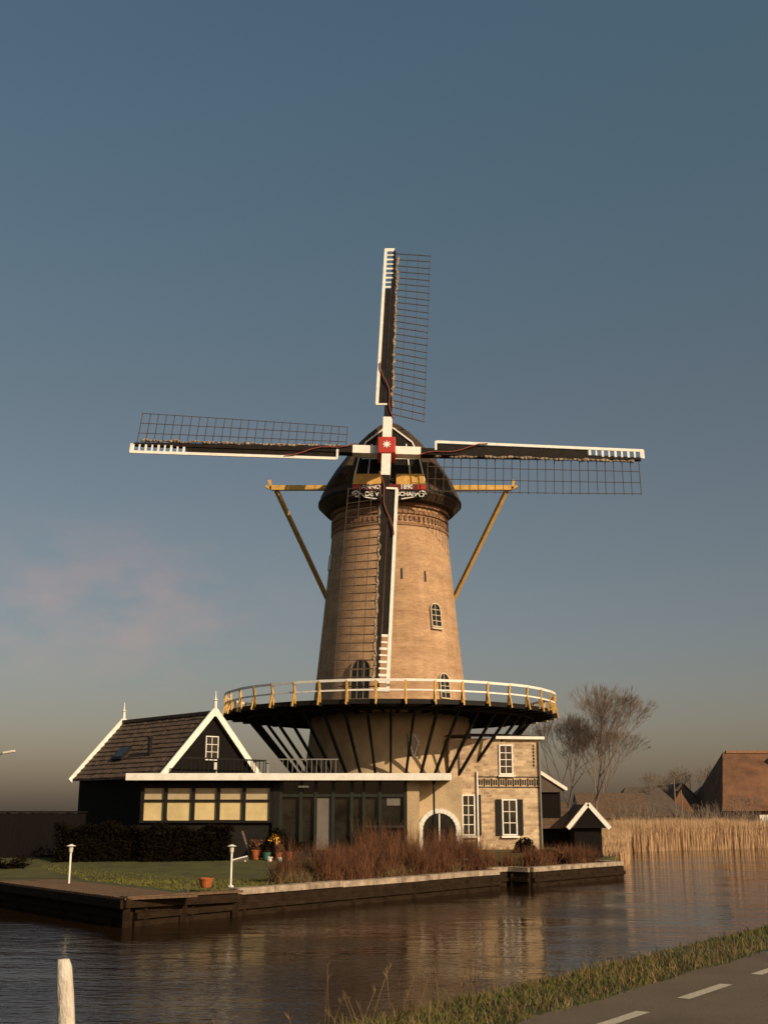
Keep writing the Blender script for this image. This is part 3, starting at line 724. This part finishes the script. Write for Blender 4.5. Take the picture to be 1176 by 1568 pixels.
def leaves(name,boxes,count,size,m):
    vs=[];fs=[]
    for _ in range(count):
        b=random.choice(boxes); x=random.uniform(b[0],b[1]); y=random.uniform(b[2],b[3]); top=b[5]+0.08*math.sin(x*3)+0.06*math.sin(x*7+1); z=random.uniform(b[4],top)
        if random.random()<0.5: y=b[2]+random.gauss(0,0.06)
        if random.random()<0.25: z=top+random.gauss(0,0.06)
        u=V((random.gauss(0,1),random.gauss(0,1),random.gauss(0,1))).normalized(); w_=u.cross(V((random.gauss(0,1),random.gauss(0,1),random.gauss(0,1)))).normalized(); s_=random.uniform(0.5,1)*size
        p=V((x,y,z)); i=len(vs); vs+=[tuple(p-u*s_),tuple(p+w_*s_*0.6),tuple(p+u*s_),tuple(p-w_*s_*0.6)]; fs.append((i,i+1,i+2,i+3))
    e=empty(name,((boxes[0][0]+boxes[0][1])/2,boxes[0][2],boxes[0][4]))
    attach(rawmesh('leaves',vs,fs,m),e)
    a=Acc()
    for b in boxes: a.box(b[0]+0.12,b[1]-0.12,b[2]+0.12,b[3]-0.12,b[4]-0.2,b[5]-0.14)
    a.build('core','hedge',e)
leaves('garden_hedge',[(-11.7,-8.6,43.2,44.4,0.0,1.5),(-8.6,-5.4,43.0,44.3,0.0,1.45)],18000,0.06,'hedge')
leaves('low_hedge',[(-20,-12.2,41.8,43.0,-0.1,0.45)],6000,0.06,'hedge')
def bush(name,c,r,count,m):
    vs=[];fs=[]
    for _ in range(count):
        u=V((random.gauss(0,1),random.gauss(0,1),random.gauss(0,1))).normalized(); p=V(c)+V((u.x*r[0],u.y*r[1],abs(u.z)*r[2]))*random.uniform(0.75,1.08)
        a1=V((random.gauss(0,1),random.gauss(0,1),random.gauss(0,1))).normalized(); b1=a1.cross(u).normalized(); s_=0.06; i=len(vs)
        vs+=[tuple(p-a1*s_),tuple(p+b1*s_*0.6),tuple(p+a1*s_),tuple(p-b1*s_*0.6)]; fs.append((i,i+1,i+2,i+3))
    return rawmesh(name,vs,fs,m)
bush('evergreen_bush',(5.9,51.2,0.2),(0.5,0.5,0.8),1500,'hedge')
bush('evergreen_bush',(6.7,50.2,0.05),(0.7,0.5,0.5),1500,'hedge')
pts=[]
rl=[(11.5,60),(13.0,66),(17.3,86.5),(30,97),(60,118),(110,160)]
for _ in range(52000):
    i=random.choice([0,1,1,2,2,2,2,3,3,3,4]); p=V((*rl[i],0)); q=V((*rl[i+1],0)); f=random.random(); d=(q-p).normalized(); inn=V((-d.y,d.x,0))
    o=-0.5+random.random()**1.2*6.0
    if i<2: o*=0.35
    c=p.lerp(q,f)+inn*o
    hs_=0.40 if i==0 else (0.5+0.3*f if i==1 else 0.92)
    hs_*=0.93+0.05*math.sin(f*17+i)+0.04*math.sin(f*41)
    pts.append((c.x,c.y,-0.62,hs_))
blades('reed_bed',pts,(2.0,2.75),0.04,'reed',0.16)
def tree(name,base,h,spread,seed,m='bark',depth=7,r0=0.16):
    random.seed(seed); a=Acc()
    def rec(p,d,l,r,dp):
        q=p+d*l; a.tube(p,q,r,r*0.72,5 if dp>4 else 3,False)
        if dp==0: return
        nb=random.choice([2,3,3]) if dp<6 else 3
        for _ in range(nb):
            nd_=(d+V((random.gauss(0,spread),random.gauss(0,spread),random.gauss(0.16,0.18)))).normalized()
            rec(q,nd_,l*random.uniform(0.70,0.88),max(r*0.58,0.008),dp-1)
    rec(V(base),V((0,0,1)),h*0.22,r0,depth)
    return a.build(name,m,recalc=False)
tree('bare_tree',(18.9,108,0),14.0,0.31,3,depth=8,r0=0.14)
tree('bare_tree',(17.0,112,0),11.5,0.34,5,depth=8,r0=0.11)
tree('bare_tree',(21.2,116,0),11.0,0.36,11,depth=8,r0=0.11)
tree('bare_tree',(34.0,140,0),7.5,0.45,12)
tree('bare_tree',(38.0,160,0),8.5,0.45,13,depth=7,r0=0.12)
tree('bare_tree',(44.0,165,0),9.0,0.45,14,depth=7,r0=0.12)
tree('bare_tree',(26.5,122,0),7.0,0.4,15,depth=6,r0=0.1)
tree('bare_tree',(36.2,124,0),5.0,0.45,18,depth=6,r0=0.08)
random.seed(21)
shrubs('distant_scrub',((16,100),(48,128)),10,9000,(1.2,3.0),'bark',0.7,0.06)

# ------------------------------------------------------------ street/garden furniture
def garden_lamp(x,y,z,h=1.15):
    e=empty('garden_lamp',(x,y,z)); a=Acc(); a.tube((x,y,z-0.1),(x,y,z+h-0.15),0.03,0.03,8); a.tube((x,y,z),(x,y,z+0.05),0.09,0.08,10); a.build('post','white',e)
    a=Acc(); a.tube((x,y,z+h-0.15),(x,y,z+h+0.02),0.05,0.07,10); a.build('glass','galv',e)
    a=Acc(); a.tube((x,y,z+h+0.02),(x,y,z+h+0.07),0.14,0.03,12); a.build('cap','white',e)
garden_lamp(-9.0,35.2,-0.02,1.1); garden_lamp(-4.35,35.0,-0.02,1.1)
sl_=empty('street_lamp',(-19.9,60,0)); a=Acc(); a.tube((-19.9,60,0),(-19.9,60,4.6),0.07,0.05,8); a.tube((-19.9,60,4.6),(-19.0,60,4.95),0.04,0.04,8); a.build('mast','metal',sl_)
a=Acc(); a.beam((-19.05,60,4.95),(-18.45,60,5.05),0.22,0.12); bevel(a.build('lamp_head','galv',sl_),0.03)
wp=empty('roadside_post',(-2.15,8.4,0.25)); a=Acc()
nseg=16
for i in range(14):
    f=i/13; rr=0.062-0.008*f
    if i==12: rr*=0.93
    if i==13: rr*=0.72
    zz=0.05+1.04*min(f,12/13)+ (0.045 if i==13 else 0)
    for k in range(nseg):
        an=2*math.pi*k/nseg; r2=rr*(1+0.05*math.sin(an*3+f*4)+random.uniform(-0.03,0.03))
        a.v.append(V((-2.045-0.105*f+r2*math.cos(an),8.4+r2*math.sin(an),zz)))
for j in range(13):
    for k in range(nseg): a.f.append([j*nseg+k,j*nseg+(k+1)%nseg,(j+1)*nseg+(k+1)%nseg,(j+1)*nseg+k])
a.f.append([13*nseg+k for k in range(nseg)])
a.build('post',mat('weathered_white_paint',(0.74,0.68,0.59),0.7,0.3,9,0.5,30,col2=(0.42,0.35,0.27),stretch=(1,1,0.4)),wp,smooth=True)
def pot(name,x,y,z,r,h,m,plant=None):
    e=empty(name,(x,y,z)); a=Acc(); a.lathe([(r*0.62,0),(r*0.72,0.02),(r,h*0.85),(r*1.08,h*0.86),(r*1.08,h),(r*0.9,h),(r*0.88,h*0.9)],(x,y,z),18); a.build('pot',m,e,smooth=False)
    if plant:
        vs=[];fs=[]
        for _ in range(200):
            an=random.uniform(0,6.28); rr=random.random()*r*1.3; p=V((x+math.cos(an)*rr,y+math.sin(an)*rr,z+h+random.random()*r*1.8)); u=V((random.gauss(0,1),random.gauss(0,1),random.gauss(0,1))).normalized()*0.045; w_=V((random.gauss(0,1),random.gauss(0,1),random.gauss(0,1))).normalized()*0.03; i=len(vs)
            vs+=[tuple(p-u),tuple(p+w_),tuple(p+u),tuple(p-w_)]; fs.append((i,i+1,i+2,i+3))
        attach(rawmesh('plant',vs,fs,plant),e)
pot('terracotta_flower_pot',-4.55,43.5,0.42,0.19,0.34,'terracotta','twig')
pot('green_flower_pot',-4.15,43.3,0.40,0.15,0.28,'potgreen','hedge')
pot('terracotta_flower_pot',-3.75,43.5,0.42,0.14,0.25,'terracotta','twig')
pot('terracotta_flower_pot',-3.35,43.4,0.40,0.16,0.3,'terracotta','hedge')
pot('white_flower_pot',-4.0,42.9,0.34,0.10,0.2,'white')
pot('white_flower_pot',-3.65,42.9,0.34,0.09,0.18,'white')
pot('dark_flower_pot',-3.0,43.3,0.40,0.17,0.32,'potdark','hedge')
pot('orange_planter',-4.75,32.9,0.08,0.19,0.26,'terracotta')
bush('yellow_flowering_plant',(-3.95,44.2,0.95),(0.25,0.2,0.35),45,'yellow')
bush('dark_potted_shrub',(-3.9,44.5,0.5),(0.5,0.3,0.95),900,'hedge')
gt=empty('tilted_garden_table',(-5.0,43.4,0.35)); a=Acc()
a.obox((-5.0,42.7,0.42),V((0.97,0,0.25)).normalized(),V((0,0.9,-0.43)).normalized(),V((-0.23,0.43,0.87)).normalized(),0.28,0.22,0.02)
for dx in (-0.2,0.2): a.beam((-5.0+dx,42.65,0.1),(-5.0+dx*0.8,42.75,0.40+dx*0.2),0.035,0.035)
a.build('table','white',gt)
a=Acc(); a.beam((-4.75,43.8,0.4),(-5.1,43.9,1.4),0.05,0.05); a.build('wooden_stake','bark')

# ------------------------------------------------------------ sky, sun, camera
wd_=bpy.data.worlds.new('World'); sc.world=wd_; wd_.use_nodes=True
nt=wd_.node_tree; L=nt.links.new; bg=nt.nodes['Background']
sky=nd(nt,'ShaderNodeTexSky',sky_type='NISHITA'); sky.sun_disc=False
SE=R(26); az=R(136)
sky.sun_elevation=SE; sky.sun_rotation=az; sky.air_density=1.0; sky.dust_density=2.5; sky.ozone_density=1.5
tc=nd(nt,'ShaderNodeTexCoord'); sx_=nd(nt,'ShaderNodeSeparateXYZ'); L(tc.outputs['Generated'],sx_.inputs[0])
cr=nd(nt,'ShaderNodeValToRGB'); e=cr.color_ramp.elements
e[0].position=0.0; e[0].color=(0.74,0.54,0.45,1); e[1].position=0.6; e[1].color=(0.66,0.74,0.60,1)
x_=cr.color_ramp.elements.new(0.15); x_.color=(0.67,0.555,0.475,1)
x_=cr.color_ramp.elements.new(0.34); x_.color=(0.67,0.585,0.465,1)
L(sx_.outputs['Z'],cr.inputs['Fac'])
mx=nd(nt,'ShaderNodeMix',data_type='RGBA',blend_type='MULTIPLY'); mx.inputs['Factor'].default_value=1
L(sky.outputs[0],mx.inputs[6]); L(cr.outputs[0],mx.inputs[7])
mpz=nd(nt,'ShaderNodeMapping'); mpz.inputs['Scale'].default_value=(1,1,2.2); L(tc.outputs['Generated'],mpz.inputs[0])
vd=nd(nt,'ShaderNodeVectorMath',operation='DISTANCE'); vd.inputs[1].default_value=(-0.22,0.95,0.172*2.2); L(mpz.outputs[0],vd.inputs[0])
mr=nd(nt,'ShaderNodeMapRange'); mr.inputs[1].default_value=0.18; mr.inputs[2].default_value=0.02; mr.inputs[3].default_value=0; mr.inputs[4].default_value=1
L(vd.outputs['Value'],mr.inputs[0])
ns=nd(nt,'ShaderNodeTexNoise'); ns.inputs['Scale'].default_value=13; ns.inputs['Detail'].default_value=4; L(mpz.outputs[0],ns.inputs['Vector'])
mr2=nd(nt,'ShaderNodeMapRange'); mr2.inputs[1].default_value=0.42; mr2.inputs[2].default_value=0.66; L(ns.outputs['Fac'],mr2.inputs[0])
mm=nd(nt,'ShaderNodeMath',operation='MULTIPLY'); L(mr.outputs[0],mm.inputs[0]); L(mr2.outputs[0],mm.inputs[1])
mx2=nd(nt,'ShaderNodeMix',data_type='RGBA',blend_type='MULTIPLY'); L(mm.outputs[0],mx2.inputs['Factor']); L(mx.outputs[2],mx2.inputs[6]); mx2.inputs[7].default_value=(1.5,1.08,1.0,1)
L(mx2.outputs[2],bg.inputs['Color']); bg.inputs['Strength'].default_value=0.122
sd=V((math.sin(az)*math.cos(SE),math.cos(az)*math.cos(SE),math.sin(SE)))
su=bpy.data.lights.new('sun','SUN'); su.energy=4.5; su.angle=R(0.5); su.color=(1.0,0.79,0.54)
so=bpy.data.objects.new('sun',su); sc.collection.objects.link(so); so.rotation_euler=sd.to_track_quat('Z','Y').to_euler(); so.location=(30,-20,40)
cam=bpy.data.cameras.new('camera'); cam.sensor_fit='VERTICAL'; cam.sensor_height=36; cam.lens=41.33; cam.clip_end=6000; cam.clip_start=0.1
co=bpy.data.objects.new('camera',cam); sc.collection.objects.link(co); co.location=(0,0,2.0); co.rotation_euler=(R(90+14.4),0,0)
sc.camera=co
sc.view_settings.view_transform='Standard'; sc.view_settings.look='None'; sc.view_settings.exposure=0
